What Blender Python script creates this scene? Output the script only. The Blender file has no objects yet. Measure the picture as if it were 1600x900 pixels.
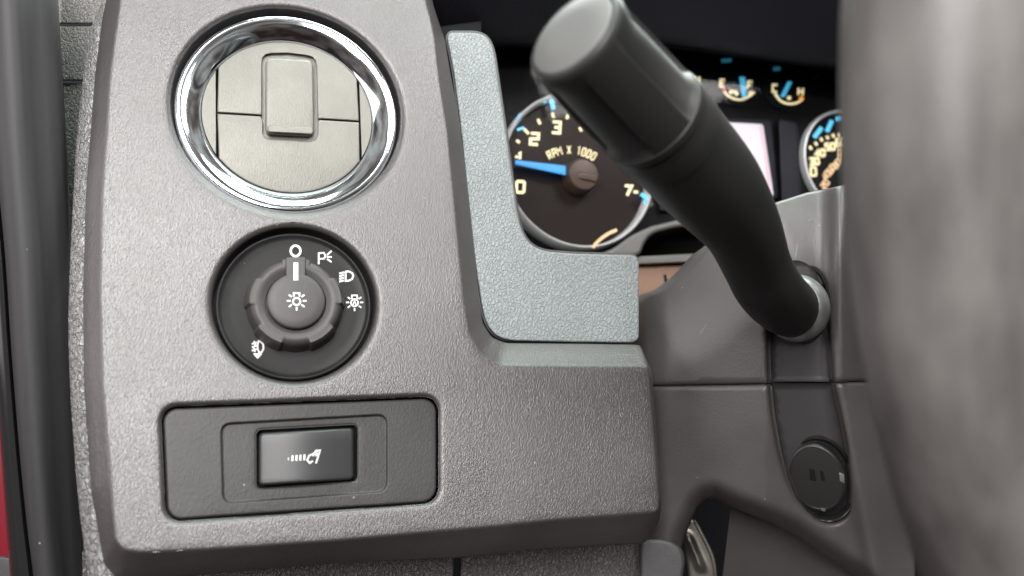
import bpy, math, random
import numpy as np
from mathutils import Vector
from mathutils.geometry import delaunay_2d_cdt

random.seed(7)
sc = bpy.context.scene
COL = sc.collection
R = math.radians

# ------------------------------------------------------------------ camera
FPX = 1331.0                       # focal length in photo pixels (1600 wide)
cam_d = bpy.data.cameras.new('camera')
cam_d.sensor_width = 36.0
cam_d.lens = 36.0 * FPX / 1600.0
cam_d.clip_start = 0.01
cam_d.clip_end = 50
cam_d.dof.use_dof = True
cam_d.dof.focus_distance = 0.385
cam_d.dof.aperture_fstop = 6.5
cam = bpy.data.objects.new('camera', cam_d)
cam.rotation_euler = (R(90), 0, 0)
COL.objects.link(cam)
sc.camera = cam

# ------------------------------------------------------------------ world
w = bpy.data.worlds.new('World'); sc.world = w; w.use_nodes = True
nt = w.node_tree; nt.nodes.clear()
wo = nt.nodes.new('ShaderNodeOutputWorld'); bg = nt.nodes.new('ShaderNodeBackground')
tc = nt.nodes.new('ShaderNodeTexCoord'); nz = nt.nodes.new('ShaderNodeTexNoise')
nz.inputs['Scale'].default_value = 3.2; nz.inputs['Detail'].default_value = 4; nz.inputs['Roughness'].default_value = 0.65
cr = nt.nodes.new('ShaderNodeValToRGB')
el = cr.color_ramp.elements
el[0].position = 0.36; el[0].color = (0.06, 0.06, 0.065, 1)
el[1].position = 0.66; el[1].color = (0.62, 0.66, 0.66, 1)
e = el.new(0.46); e.color = (0.16, 0.13, 0.12, 1)
e = el.new(0.52); e.color = (0.36, 0.30, 0.28, 1)
nt.links.new(tc.outputs['Generated'], nz.inputs['Vector'])
nt.links.new(nz.outputs['Fac'], cr.inputs['Fac'])
sx = nt.nodes.new('ShaderNodeSeparateXYZ'); nt.links.new(tc.outputs['Generated'], sx.inputs[0])
mr = nt.nodes.new('ShaderNodeMapRange'); mr.interpolation_type = 'SMOOTHSTEP'
mr.inputs['From Min'].default_value = -0.35; mr.inputs['From Max'].default_value = 0.45
nt.links.new(sx.outputs['Z'], mr.inputs['Value'])
ms = nt.nodes.new('ShaderNodeMixRGB'); ms.blend_type = 'MIX'
ms.inputs['Color1'].default_value = (0.30, 0.25, 0.25, 1); ms.inputs['Color2'].default_value = (1.5, 1.55, 1.5, 1)   # dim cabin floor below, daylight above
nt.links.new(mr.outputs['Result'], ms.inputs['Fac'])
mu = nt.nodes.new('ShaderNodeMixRGB'); mu.blend_type = 'MULTIPLY'; mu.inputs['Fac'].default_value = 1
nt.links.new(cr.outputs['Color'], mu.inputs['Color1']); nt.links.new(ms.outputs['Color'], mu.inputs['Color2'])
nt.links.new(mu.outputs['Color'], bg.inputs['Color'])
nt.links.new(bg.outputs['Background'], wo.inputs['Surface'])
bg.inputs['Strength'].default_value = 0.55

# ------------------------------------------------------------------ lamps (daylight through the car's openings, and added fills)
def area(name, loc, target, sx, sy, power, col):
    l = bpy.data.lights.new(name, 'AREA'); l.shape = 'RECTANGLE'; l.size = sx; l.size_y = sy
    l.energy = power; l.color = col
    o = bpy.data.objects.new(name, l); COL.objects.link(o)
    o.location = loc
    o.rotation_euler = (Vector(target) - Vector(loc)).to_track_quat('-Z', 'Y').to_euler()
    return o
area('rear_daylight', (-0.06, -0.72, 0.60), (-0.1, 0.36, 0.0), 0.55, 0.9, 31.0, (1.0, 0.985, 0.965))
area('door_daylight', (-1.05, -0.15, 0.25), (-0.05, 0.36, 0.0), 0.9, 0.8, 7.0, (1.0, 0.93, 0.94))
area('overhead_fill', (0.15, 0.30, 1.15), (0.05, 0.42, 0.0), 0.7, 0.5, 18.0, (0.86, 1.0, 0.92))  # added fill from above, brightens the up-facing shelf and lips
area('wheel_fill', (0.95, -0.25, 1.0), (0.12, 0.25, 0.0), 0.5, 0.5, 19.0, (1.0, 0.965, 0.955))  # added fill high on the right, brightens the wheel rim
area('windscreen_daylight', (0.25, 1.3, 1.1), (0.1, 0.4, 0.0), 1.2, 0.6, 34.0, (0.93, 1.0, 0.96))

sc.view_settings.view_transform = 'Standard'
sc.view_settings.look = 'None'
sc.view_settings.exposure = 0.0
sc.view_settings.gamma = 1.0
sc.render.engine = 'CYCLES'
sc.render.resolution_x = 1024; sc.render.resolution_y = 576

# ------------------------------------------------------------------ materials
def mat(name, col, rough=0.5, metal=0.0, spec=0.5, emit=None, estr=0.0, coat=0.0):
    m = bpy.data.materials.new(name); m.use_nodes = True
    b = m.node_tree.nodes['Principled BSDF']
    b.inputs['Base Color'].default_value = (*col, 1)
    b.inputs['Roughness'].default_value = rough
    b.inputs['Metallic'].default_value = metal
    b.inputs['Specular IOR Level'].default_value = spec
    b.inputs['Coat Weight'].default_value = coat
    if emit:
        b.inputs['Emission Color'].default_value = (*emit, 1)
        b.inputs['Emission Strength'].default_value = estr
    return m

def N_(m, t): return m.node_tree.nodes.new(t)
def L_(m, a, b): m.node_tree.links.new(a, b)

def coords(m, scale, rot=0.0):
    t = N_(m, 'ShaderNodeTexCoord'); mp = N_(m, 'ShaderNodeMapping')
    mp.inputs['Scale'].default_value = scale
    src = t.outputs['Object']
    if rot:
        m0 = N_(m, 'ShaderNodeMapping'); m0.inputs['Rotation'].default_value = (0, R(rot), 0)
        L_(m, src, m0.inputs['Vector']); src = m0.outputs['Vector']
    L_(m, src, mp.inputs['Vector'])
    return mp.outputs['Vector']

def grain(m, scale, strength, dist, detail=2.0, distort=0.6, second=None, rot=0.0):
    """fine moulded grain as bump"""
    b = m.node_tree.nodes['Principled BSDF']
    n = N_(m, 'ShaderNodeTexNoise'); n.inputs['Scale'].default_value = 1.0
    n.inputs['Detail'].default_value = detail; n.inputs['Distortion'].default_value = distort
    L_(m, coords(m, scale, rot), n.inputs['Vector'])
    h = n.outputs['Fac']
    if second:
        n2 = N_(m, 'ShaderNodeTexNoise'); n2.inputs['Scale'].default_value = 1.0
        n2.inputs['Detail'].default_value = 2
        L_(m, coords(m, second), n2.inputs['Vector'])
        ad = N_(m, 'ShaderNodeMath'); ad.operation = 'ADD'
        L_(m, h, ad.inputs[0]); L_(m, n2.outputs['Fac'], ad.inputs[1]); h = ad.outputs[0]
    bp = N_(m, 'ShaderNodeBump'); bp.inputs['Strength'].default_value = strength
    bp.inputs['Distance'].default_value = dist
    L_(m, h, bp.inputs['Height']); L_(m, bp.outputs['Normal'], b.inputs['Normal'])
    return bp

def leather(m, scale, strength, dist, rot=0.0, warp=2.0):
    """wrinkled leather grain: creases between soft cells"""
    b = m.node_tree.nodes['Principled BSDF']
    v0 = coords(m, scale, rot)
    n = N_(m, 'ShaderNodeTexNoise'); n.inputs['Scale'].default_value = 0.9; n.inputs['Detail'].default_value = 3
    L_(m, v0, n.inputs['Vector'])
    mx = N_(m, 'ShaderNodeMixRGB'); mx.blend_type = 'ADD'; mx.inputs['Fac'].default_value = 1.0; sc_n = N_(m, 'ShaderNodeVectorMath'); sc_n.operation = 'SCALE'; sc_n.inputs['Scale'].default_value = warp
    L_(m, v0, mx.inputs['Color1']); L_(m, n.outputs['Color'], sc_n.inputs[0]); L_(m, sc_n.outputs[0], mx.inputs['Color2'])
    vo = N_(m, 'ShaderNodeTexVoronoi'); vo.feature = 'DISTANCE_TO_EDGE'; vo.inputs['Scale'].default_value = 1.0
    L_(m, mx.outputs['Color'], vo.inputs['Vector'])
    rp = N_(m, 'ShaderNodeMapRange'); rp.interpolation_type = 'SMOOTHSTEP'
    rp.inputs['From Max'].default_value = 0.16
    L_(m, vo.outputs['Distance'], rp.inputs['Value'])
    n2 = N_(m, 'ShaderNodeTexNoise'); n2.inputs['Scale'].default_value = 1.7; n2.inputs['Detail'].default_value = 3
    L_(m, v0, n2.inputs['Vector'])
    ad = N_(m, 'ShaderNodeMath'); ad.operation = 'MULTIPLY_ADD'; ad.inputs[1].default_value = 0.55
    L_(m, rp.outputs['Result'], ad.inputs[0]); L_(m, n2.outputs['Fac'], ad.inputs[2])
    bp = N_(m, 'ShaderNodeBump'); bp.inputs['Strength'].default_value = strength; bp.inputs['Distance'].default_value = dist
    L_(m, ad.outputs[0], bp.inputs['Height']); L_(m, bp.outputs['Normal'], b.inputs['Normal'])

def mottle(m, c1, c2, scale, lo=0.35, hi=0.65, rough=None, detail=3):
    """slow colour (and gloss) variation of the surface itself"""
    b = m.node_tree.nodes['Principled BSDF']
    n = N_(m, 'ShaderNodeTexNoise'); n.inputs['Scale'].default_value = 1.0; n.inputs['Detail'].default_value = detail
    L_(m, coords(m, scale), n.inputs['Vector'])
    r = N_(m, 'ShaderNodeValToRGB')
    r.color_ramp.elements[0].position = lo; r.color_ramp.elements[0].color = (*c1, 1)
    r.color_ramp.elements[1].position = hi; r.color_ramp.elements[1].color = (*c2, 1)
    L_(m, n.outputs['Fac'], r.inputs['Fac']); L_(m, r.outputs['Color'], b.inputs['Base Color'])
    if rough:
        q = N_(m, 'ShaderNodeMapRange'); q.inputs['From Min'].default_value = lo; q.inputs['From Max'].default_value = hi
        q.inputs['To Min'].default_value = rough[0]; q.inputs['To Max'].default_value = rough[1]
        L_(m, n.outputs['Fac'], q.inputs['Value']); L_(m, q.outputs['Result'], b.inputs['Roughness'])

def specks(m, scale, thr, col):
    """tiny dust specks over whatever feeds the base colour"""
    b = m.node_tree.nodes['Principled BSDF']
    vo = N_(m, 'ShaderNodeTexVoronoi'); vo.inputs['Scale'].default_value = 1.0
    L_(m, coords(m, (scale,) * 3), vo.inputs['Vector'])
    lt = N_(m, 'ShaderNodeMath'); lt.operation = 'LESS_THAN'; lt.inputs[1].default_value = thr
    L_(m, vo.outputs['Distance'], lt.inputs[0])
    mx = N_(m, 'ShaderNodeMixRGB'); L_(m, lt.outputs[0], mx.inputs['Fac'])
    if b.inputs['Base Color'].is_linked:
        L_(m, b.inputs['Base Color'].links[0].from_socket, mx.inputs['Color1'])
    else:
        mx.inputs['Color1'].default_value = b.inputs['Base Color'].default_value
    mx.inputs['Color2'].default_value = (*col, 1)
    L_(m, mx.outputs['Color'], b.inputs['Base Color'])

M = {}
M['panel'] = mat('panel_plastic', (0.055, 0.05, 0.05), 0.4, spec=1.0)
mottle(M['panel'], (0.039, 0.0335, 0.0345), (0.048, 0.042, 0.043), (30, 30, 30), rough=(0.37, 0.42))
specks(M['panel'], 105, 0.022, (0.30, 0.29, 0.28))
grain(M['panel'], (1850, 1850, 430), 0.75, 0.00029, 2.0, 0.7, rot=-14)
M['trim'] = mat('trim_leather', (0.36, 0.40, 0.43), 0.5)
mottle(M['trim'], (0.188, 0.204, 0.209), (0.206, 0.223, 0.229), (40, 40, 40))
leather(M['trim'], (690, 690, 320), 0.95, 0.0005, rot=-24, warp=1.3)
M['edge_leather'] = mat('edge_leather', (0.17, 0.165, 0.165), 0.28, spec=1.0)
leather(M['edge_leather'], (430, 430, 250), 1.0, 0.0011)
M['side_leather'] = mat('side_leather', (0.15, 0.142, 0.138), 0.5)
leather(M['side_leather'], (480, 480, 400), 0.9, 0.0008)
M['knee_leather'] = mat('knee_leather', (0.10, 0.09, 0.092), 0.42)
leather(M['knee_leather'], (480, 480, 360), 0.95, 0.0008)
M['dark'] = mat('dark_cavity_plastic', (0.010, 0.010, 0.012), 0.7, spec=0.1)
M['hood'] = mat('hood_plastic', (0.020, 0.020, 0.027), 0.6, spec=0.2)
grain(M['hood'], (700, 700, 700), 0.3, 0.0003)
M['edge_black'] = mat('trim_edge_black', (0.025, 0.025, 0.025), 0.4)
M['chrome'] = mat('bright_chrome', (0.74, 0.79, 0.84), 0.09, 1.0)
grain(M['chrome'], (120, 120, 120), 0.12, 0.0004, 1.0, 0.0)
M['vent'] = mat('vent_silver_plastic', (0.335, 0.33, 0.30), 0.42, 0.25)
mottle(M['vent'], (0.136, 0.131, 0.116), (0.152, 0.147, 0.131), (60, 60, 60))
grain(M['vent'], (1700, 1700, 600), 0.5, 0.0003, 2.0, 0.8, rot=-8)
M['switch'] = mat('switch_black_plastic', (0.030, 0.029, 0.030), 0.45, spec=0.15)
mottle(M['switch'], (0.010, 0.0096, 0.010), (0.015, 0.0145, 0.015), (60, 60, 60), rough=(0.38, 0.48))
grain(M['switch'], (2200, 2200, 2200), 0.25, 0.0001)
specks(M['switch'], 120, 0.03, (0.12, 0.12, 0.12))
M['knob'] = mat('knob_soft_black', (0.046, 0.043, 0.042), 0.46, spec=0.35)
grain(M['knob'], (2000, 2000, 2000), 0.25, 0.0001)
M['plate'] = mat('plate_grey_plastic', (0.050, 0.048, 0.050), 0.45, spec=0.3)
mottle(M['plate'], (0.034, 0.032, 0.033), (0.042, 0.040, 0.040), (50, 50, 50))
specks(M['plate'], 110, 0.04, (0.22, 0.22, 0.22))
grain(M['plate'], (1100, 1100, 700), 0.45, 0.00025, 2, 0.6)
M['button'] = mat('button_satin_black', (0.022, 0.022, 0.024), 0.42)
grain(M['button'], (2500, 2500, 2500), 0.15, 0.00008)
M['white'] = mat('white_print', (0.55, 0.55, 0.55), 0.5)
M['shroud'] = mat('shroud_plastic', (0.105, 0.100, 0.101), 0.38, spec=0.7)
mottle(M['shroud'], (0.076, 0.070, 0.070), (0.090, 0.083, 0.083), (25, 25, 40), rough=(0.34, 0.42))
grain(M['shroud'], (1400, 1400, 900), 0.5, 0.0002, 2, 0.6)
specks(M['shroud'], 90, 0.03, (0.25, 0.25, 0.25))
M['pocket'] = mat('pocket_plastic', (0.042, 0.040, 0.042), 0.5)
grain(M['pocket'], (1400, 1400, 900), 0.4, 0.0002, 2, 0.6)
M['stalk'] = mat('stalk_black_plastic', (0.016, 0.016, 0.016), 0.48, spec=0.4)
grain(M['stalk'], (1600, 1600, 1600), 0.25, 0.00012)
M['stalk_cap'] = mat('stalk_cap_plastic', (0.115, 0.116, 0.114), 0.5)
M['collar'] = mat('collar_grey', (0.26, 0.26, 0.26), 0.35, 0.3)
mottle(M['collar'], (0.14, 0.14, 0.14), (0.22, 0.22, 0.22), (150, 150, 150))
M['gloss'] = mat('gloss_black', (0.016, 0.016, 0.017), 0.16)
M['plug'] = mat('plug_black', (0.022, 0.021, 0.021), 0.36)
grain(M['plug'], (900, 900, 900), 0.3, 0.0002)
M['wheel'] = mat('wheel_leather', (0.20, 0.185, 0.178), 0.5, spec=0.5)
mottle(M['wheel'], (0.072, 0.066, 0.064), (0.135, 0.126, 0.122), (60, 60, 24), 0.36, 0.64, (0.46, 0.52))
grain(M['wheel'], (700, 700, 600), 0.3, 0.0004, 3, 0.8)
M['steel'] = mat('pedal_steel', (0.42, 0.40, 0.36), 0.34, 0.85)
mottle(M['steel'], (0.20, 0.185, 0.165), (0.36, 0.335, 0.30), (120, 120, 60))
M['seal'] = mat('seal_rubber', (0.05, 0.05, 0.055), 0.55, spec=0.35)
mottle(M['seal'], (0.024, 0.024, 0.026), (0.030, 0.029, 0.031), (250, 250, 8))
specks(M['seal'], 70, 0.03, (0.2, 0.2, 0.2))
M['red'] = mat('red_car_paint', (0.17, 0.006, 0.016), 0.25, coat=0.8)
M['dial'] = mat('dial_face', (0.014, 0.009, 0.0075), 0.4, spec=0.15)  # brown lens reflection is put into the base colour
M['dial2'] = mat('gauge_face', (0.004, 0.004, 0.005), 0.45, spec=0.12)
M['cream'] = mat('dial_lettering', (0.8, 0.7, 0.42), 0.5, emit=(1.0, 0.80, 0.42), estr=0.75)
M['cream_dim'] = mat('dial_lettering_inner', (0.7, 0.5, 0.3), 0.5, emit=(1.0, 0.62, 0.30), estr=0.45)
M['blue'] = mat('needle_blue', (0.03, 0.2, 0.5), 0.4, emit=(0.06, 0.40, 0.95), estr=0.6)
M['cyan'] = mat('needle_and_glint_cyan', (0.1, 0.5, 0.8), 0.4, emit=(0.06, 0.50, 0.80), estr=0.6)  # for the gauge needles and the painted rim glints
M['teal'] = mat('teal_glimmer', (0.05, 0.3, 0.4), 0.4, emit=(0.03, 0.25, 0.36), estr=0.35)
M['redmark'] = mat('red_mark', (0.7, 0.03, 0.03), 0.5, emit=(1, 0.05, 0.05), estr=0.4)
M['orange'] = mat('orange_mark', (0.8, 0.35, 0.05), 0.5, emit=(1, 0.42, 0.05), estr=0.6)
M['screen'] = mat('lit_screen', (0.5, 0.5, 0.5), 0.3, emit=(0.70, 0.64, 0.74), estr=0.6)
M['pink'] = mat('screen_line', (0.6, 0.3, 0.4), 0.3, emit=(0.75, 0.48, 0.56), estr=0.5)
M['bezel'] = mat('cluster_bezel_grey', (0.065, 0.06, 0.058), 0.45)
M['brown'] = mat('brown_strip', (0.16, 0.082, 0.045), 0.55)
M['ring'] = mat('dial_ring_silver', (0.75, 0.76, 0.78), 0.22, 0.7)
M['ring'] = mat('dial_ring_silver', (0.85, 0.86, 0.88), 0.35, 0.3)
M['hubm'] = mat('needle_hub', (0.06, 0.035, 0.024), 0.35)
g = bpy.data.materials.new('clear_lens'); g.use_nodes = True; g.node_tree.nodes.clear()
go = N_(g, 'ShaderNodeOutputMaterial'); gm = N_(g, 'ShaderNodeMixShader'); gt = N_(g, 'ShaderNodeBsdfTransparent')
gg = N_(g, 'ShaderNodeBsdfGlossy'); gg.inputs['Roughness'].default_value = 0.04
gt.inputs['Color'].default_value = (0.93, 0.93, 0.93, 1)
fr = N_(g, 'ShaderNodeFresnel'); fr.inputs['IOR'].default_value = 1.14
L_(g, fr.outputs[0], gm.inputs[0]); L_(g, gt.outputs[0], gm.inputs[1]); L_(g, gg.outputs[0], gm.inputs[2]); L_(g, gm.outputs[0], go.inputs[0])
M['lens'] = g

# ------------------------------------------------------------------ geometry helpers
def P(px, py, d):
    """the point at depth d (metres in front of the viewer) seen at photo position px, py"""
    return Vector(((px - 800) / FPX * d, d, -(py - 450) / FPX * d))
def proj(p):
    return (800 + FPX * p[0] / p[1], 450 - FPX * p[2] / p[1])

class Frame:
    def __init__(s, O, n, v):
        s.O = Vector(O); s.N = Vector(n).normalized()
        v = Vector(v); s.V = (v - s.N * v.dot(s.N)).normalized(); s.U = s.V.cross(s.N).normalized()
    def at(s, px, py, h=0.0):
        r = Vector(((px - 800) / FPX, 1, -(py - 450) / FPX))
        t = (s.O.dot(s.N) + h) / r.dot(s.N)
        return r * t
    def loc(s, u, v, h=0.0): return s.O + s.U * u + s.V * v + s.N * h
    def moved(s, O): 
        f = Frame(O, s.N, s.V); return f

def mk(name, verts, faces, material, parent=None, base=None, smooth=True, auto=None):
    """one mesh object; verts are world points. A child keeps its root's origin."""
    root = parent
    while root is not None and root.parent is not None: root = root.parent
    if root is not None: off = root.location.copy()
    else: off = Vector(base) if base is not None else Vector((0, 0, 0))
    me = bpy.data.meshes.new(name)
    me.from_pydata([tuple(Vector(v) - off) for v in verts], [], faces)
    me.materials.append(M[material] if isinstance(material, str) else material)
    if smooth: me.polygons.foreach_set('use_smooth', [True] * len(me.polygons))
    me.update()
    o = bpy.data.objects.new(name, me); COL.objects.link(o)
    if parent is not None: o.parent = parent
    else: o.location = off
    if auto and smooth: me.set_sharp_from_angle(angle=R(auto))
    return o

def thing(name, label, cat, loc, group=None):
    o = bpy.data.objects.new(name, None); COL.objects.link(o)
    o.empty_display_size = 0.02; o.location = loc
    o['label'] = label; o['category'] = cat
    if group: o['group'] = group
    return o
def tag(o, label, cat, group=None):
    o['label'] = label; o['category'] = cat
    if group: o['group'] = group
    return o

def chaikin(loop, n=2, closed=True):
    a = [tuple(map(float, p)) for p in loop]
    for _ in range(n):
        b = []
        m = len(a)
        rng = range(m) if closed else range(m - 1)
        if not closed: b.append(a[0])
        for i in rng:
            p, q = a[i], a[(i + 1) % m]
            b.append(tuple(.75 * x + .25 * y for x, y in zip(p, q)))
            b.append(tuple(.25 * x + .75 * y for x, y in zip(p, q)))
        if not closed: b.append(a[-1])
        a = b
    return a
def area2(l):
    return 0.5 * sum(l[i][0] * l[(i + 1) % len(l)][1] - l[(i + 1) % len(l)][0] * l[i][1] for i in range(len(l)))
def resample(loop, step):
    out = []
    m = len(loop)
    for i in range(m):
        p, q = loop[i], loop[(i + 1) % m]
        L = math.dist(p, q); k = max(1, int(round(L / step)))
        for j in range(k):
            t = j / k; out.append(tuple(a + (b - a) * t for a, b in zip(p, q)))
    cl = [out[0]]
    for p in out[1:]:
        if math.dist(p[:2], cl[-1][:2]) > 0.2: cl.append(p)
    while math.dist(cl[-1][:2], cl[0][:2]) < 0.2: cl.pop()
    return cl
def inset(loop, d):
    """move a closed loop inwards by d (negative: outwards)"""
    m = len(loop); s = 1 if area2(loop) > 0 else -1
    out = []
    for i in range(m):
        a, p, b = loop[i - 1], loop[i], loop[(i + 1) % m]
        def nrm(u, v):
            x, y = v[0] - u[0], v[1] - u[1]; L = math.hypot(x, y) or 1e-9
            return (-y / L * s, x / L * s)
        n1, n2 = nrm(a, p), nrm(p, b)
        nx, ny = n1[0] + n2[0], n1[1] + n2[1]; L = math.hypot(nx, ny) or 1e-9
        nx /= L; ny /= L
        c = max(0.45, nx * n1[0] + ny * n1[1])
        out.append((p[0] + nx * d / c, p[1] + ny * d / c))
    return out
def rrect(tl, tr, br, bl, r, seg=7):
    """rounded quad in photo pixels"""
    q = [tl, tr, br, bl]; out = []
    for i in range(4):
        a, p, b = Vector(q[i - 1]), Vector(q[i]), Vector(q[(i + 1) % 4])
        u = (a - p).normalized(); v = (b - p).normalized()
        p0, p1 = p + u * r, p + v * r
        for k in range(seg + 1):
            t = k / seg
            x = (1 - t) ** 2 * p0 + 2 * t * (1 - t) * p * 0.72 + t * t * p1 + 2 * t * (1 - t) * 0.28 * (p0 + p1) / 2
            out.append((x.x, x.y))
    return out
def seg_dist(pts, loop, closed=True):
    a = np.array(loop, float)[:, :2]; b = np.roll(a, -1, 0)
    if not closed: a, b = a[:-1], b[:-1]
    ab = b - a; L2 = (ab ** 2).sum(1) + 1e-12
    out = np.empty(len(pts))
    for s in range(0, len(pts), 4000):
        p = pts[s:s + 4000, None, :]
        t = np.clip(((p - a) * ab).sum(2) / L2, 0, 1)
        q = a + ab * t[..., None]
        out[s:s + 4000] = np.sqrt(((p - q) ** 2).sum(2)).min(1)
    return out
def inside(pts, loop):
    a = np.array(loop, float)[:, :2]; b = np.roll(a, -1, 0)
    x, y = pts[:, 0], pts[:, 1]; c = np.zeros(len(pts), bool)
    for (x0, y0), (x1, y1) in zip(a, b):
        if y0 == y1: continue
        c ^= ((y0 > y) != (y1 > y)) & (x < (x1 - x0) * (y - y0) / (y1 - y0) + x0)
    return c
def fill(outer, holes=(), rings=(), grid=None):
    """triangulated region: outer loop, hole loops, extra constraint rings, interior grid spacing"""
    loops = [list(outer)] + [list(h) for h in holes] + [list(r) for r in rings]
    V, E = [], []
    for l in loops:
        s = len(V); V += [(p[0], p[1]) for p in l]; E += [(s + i, s + (i + 1) % len(l)) for i in range(len(l))]
    if grid:
        a = np.array(outer)
        gx = np.arange(a[:, 0].min() + grid * .5, a[:, 0].max(), grid); gy = np.arange(a[:, 1].min() + grid * .5, a[:, 1].max(), grid)
        X, Y = np.meshgrid(gx, gy); X[1::2] += grid * .5
        pts = np.stack([X.ravel(), Y.ravel()], 1)
        k = inside(pts, outer)
        for h in holes: k &= ~inside(pts, h)
        pts = pts[k]
        for l in loops:
            if len(pts): pts = pts[seg_dist(pts, l) > grid * .55]
        V += [tuple(p) for p in pts]
    r = delaunay_2d_cdt([Vector(p) for p in V], E, [], 0, 1e-6)
    pv = np.array([tuple(v) for v in r[0]]); f = r[2]
    tri = np.array(f)
    c = pv[tri].mean(1)
    q = pv[tri]; ar = np.abs((q[:, 1, 0] - q[:, 0, 0]) * (q[:, 2, 1] - q[:, 0, 1]) - (q[:, 2, 0] - q[:, 0, 0]) * (q[:, 1, 1] - q[:, 0, 1]))
    k = inside(c, outer) & (ar > 2e-2)
    for h in holes: k &= ~inside(c, h)
    return pv, [tuple(int(x) for x in t) for t in tri[k]]

def orient(verts, faces):
    """wind faces so that most face the viewer"""
    n = Vector((0, 0, 0)); c = Vector((0, 0, 0))
    t = 0
    for f in faces[:400]:
        a, b, d = verts[f[0]], verts[f[1]], verts[f[2]]
        m = (Vector(b) - Vector(a)).cross(Vector(d) - Vector(a))
        t += m.dot(-Vector(a))
    return [tuple(reversed(f)) for f in faces] if t < 0 else faces

def loops_mesh(loops, closed=True):
    """quads between successive loops of 3-D points"""
    n = len(loops[0]); V = [p for l in loops for p in l]; F = []
    for k in range(len(loops) - 1):
        for i in range(n if closed else n - 1):
            j = (i + 1) % n
            F.append((k * n + i, k * n + j, (k + 1) * n + j, (k + 1) * n + i))
    return V, F

def plate(name, loop, frame, h0, h1, bev, material, parent=None, base=None, hf=None, grid=None, steps=3, bevh=None, holes=()):
    """slab standing on frame height h0 with a rounded edge (bev photo pixels) up to h1; hf(pts) adds relief on top"""
    px = frame.O.length / FPX
    bh = bev * px if bevh is None else bevh
    rows = [([*loop], h0)]
    for k in range(steps + 1):
        a = (math.pi / 2) * k / steps
        rows.append((inset(loop, bev * (1 - math.cos(a))) if k else list(loop), h1 - bh * (1 - math.sin(a))))
    top = rows[-1][0]
    def hh(pts, h):
        return [h + x for x in (hf(np.array(pts)) if hf else [0] * len(pts))]
    loops3 = []
    for i, (l, h) in enumerate(rows):
        H = hh(l, h) if i else [h] * len(l)
        loops3.append([frame.at(p[0], p[1], z) for p, z in zip(l, H)])
    V, F = loops_mesh(loops3)
    V = list(V)
    F = orient(V, F) if False else F
    pv, tf = fill(top, holes=holes, grid=grid)
    s = len(V); H = hh(pv, h1)
    V += [frame.at(p[0], p[1], z) for p, z in zip(pv, H)]
    # wind
    if area2(loop) > 0: F = [tuple(reversed(f)) for f in F]
    tf = orient(V[s:], tf)
    F = list(F) + [tuple(x + s for x in t) for t in tf]
    o = mk(name, V, F, material, parent, base)
    weld(o); wn(o); return o

def wn(o):
    m = o.modifiers.new('weighted_normals', 'WEIGHTED_NORMAL'); m.mode = 'FACE_AREA'; m.weight = 100; m.keep_sharp = False

def weld(o, d=2e-6, recalc=False):
    import bmesh
    bm = bmesh.new(); bm.from_mesh(o.data)
    bmesh.ops.remove_doubles(bm, verts=bm.verts, dist=d)
    if recalc: bmesh.ops.recalc_face_normals(bm, faces=bm.faces)
    bm.to_mesh(o.data); bm.free()
    o.data.polygons.foreach_set('use_smooth', [True] * len(o.data.polygons)); o.data.update()

def lathe(name, frame, prof, material, parent=None, base=None, n=128, rad=None, auto=40, closed_prof=False, cap=False):
    """profile [(r,h)...] turned about the frame's normal; rad(theta, r, h) may modulate the radius/height"""
    L = []
    for (r, h) in prof:
        row = []
        for i in range(n):
            t = 2 * math.pi * i / n
            rr, h2 = rad(t, r, h) if rad else (r, h)
            row.append(frame.loc(rr * math.cos(t), rr * math.sin(t), h2))
        L.append(row)
    if closed_prof: L.append(L[0])
    V, F = loops_mesh(L)
    if cap:
        s = len(V); V = V + [frame.loc(0, 0, prof[-1][1])]
        b = (len(prof) - 1) * n
        F += [(b + i, b + (i + 1) % n, s) for i in range(n)]
    o = mk(name, V, F, material, parent, base)
    weld(o, recalc=closed_prof)
    if auto: o.data.set_sharp_from_angle(angle=R(auto))
    return o

def tube(name, pts, rads, material, parent=None, base=None, n=40, caps=True, squash=None):
    """swept tube through 3-D points with a radius at each"""
    pts = [Vector(p) for p in pts]; L = []
    up = None
    for i, p in enumerate(pts):
        t = (pts[min(i + 1, len(pts) - 1)] - pts[max(i - 1, 0)]).normalized()
        if up is None:
            up = t.cross(Vector((0, 0, 1))).normalized()
        up = (up - t * up.dot(t)).normalized(); b = t.cross(up)
        L.append([p + (up * math.cos(2 * math.pi * k / n) + b * math.sin(2 * math.pi * k / n)) * rads[i] for k in range(n)])
    V, F = loops_mesh(L)
    if caps:
        s = len(V); V = V + [pts[0], pts[-1]]; e = (len(pts) - 1) * n
        F += [(s, (k + 1) % n, k) for k in range(n)] + [(s + 1, e + k, e + (k + 1) % n) for k in range(n)]
    o = mk(name, V, F, material, parent, base); weld(o, recalc=True)
    o.data.set_sharp_from_angle(angle=R(45))
    return o

def catmull(pts, k):
    out = []
    n = len(pts)
    for i in range(n - 1):
        p0, p1, p2, p3 = pts[max(i - 1, 0)], pts[i], pts[i + 1], pts[min(i + 2, n - 1)]
        for j in range(k):
            t = j / k
            out.append(tuple(.5 * (2 * b + (c - a) * t + (2 * a - 5 * b + 4 * c - d) * t * t + (3 * b - a - 3 * c + d) * t ** 3)
                             for a, b, c, d in zip(p0, p1, p2, p3)))
    out.append(tuple(pts[-1])); return out

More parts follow.
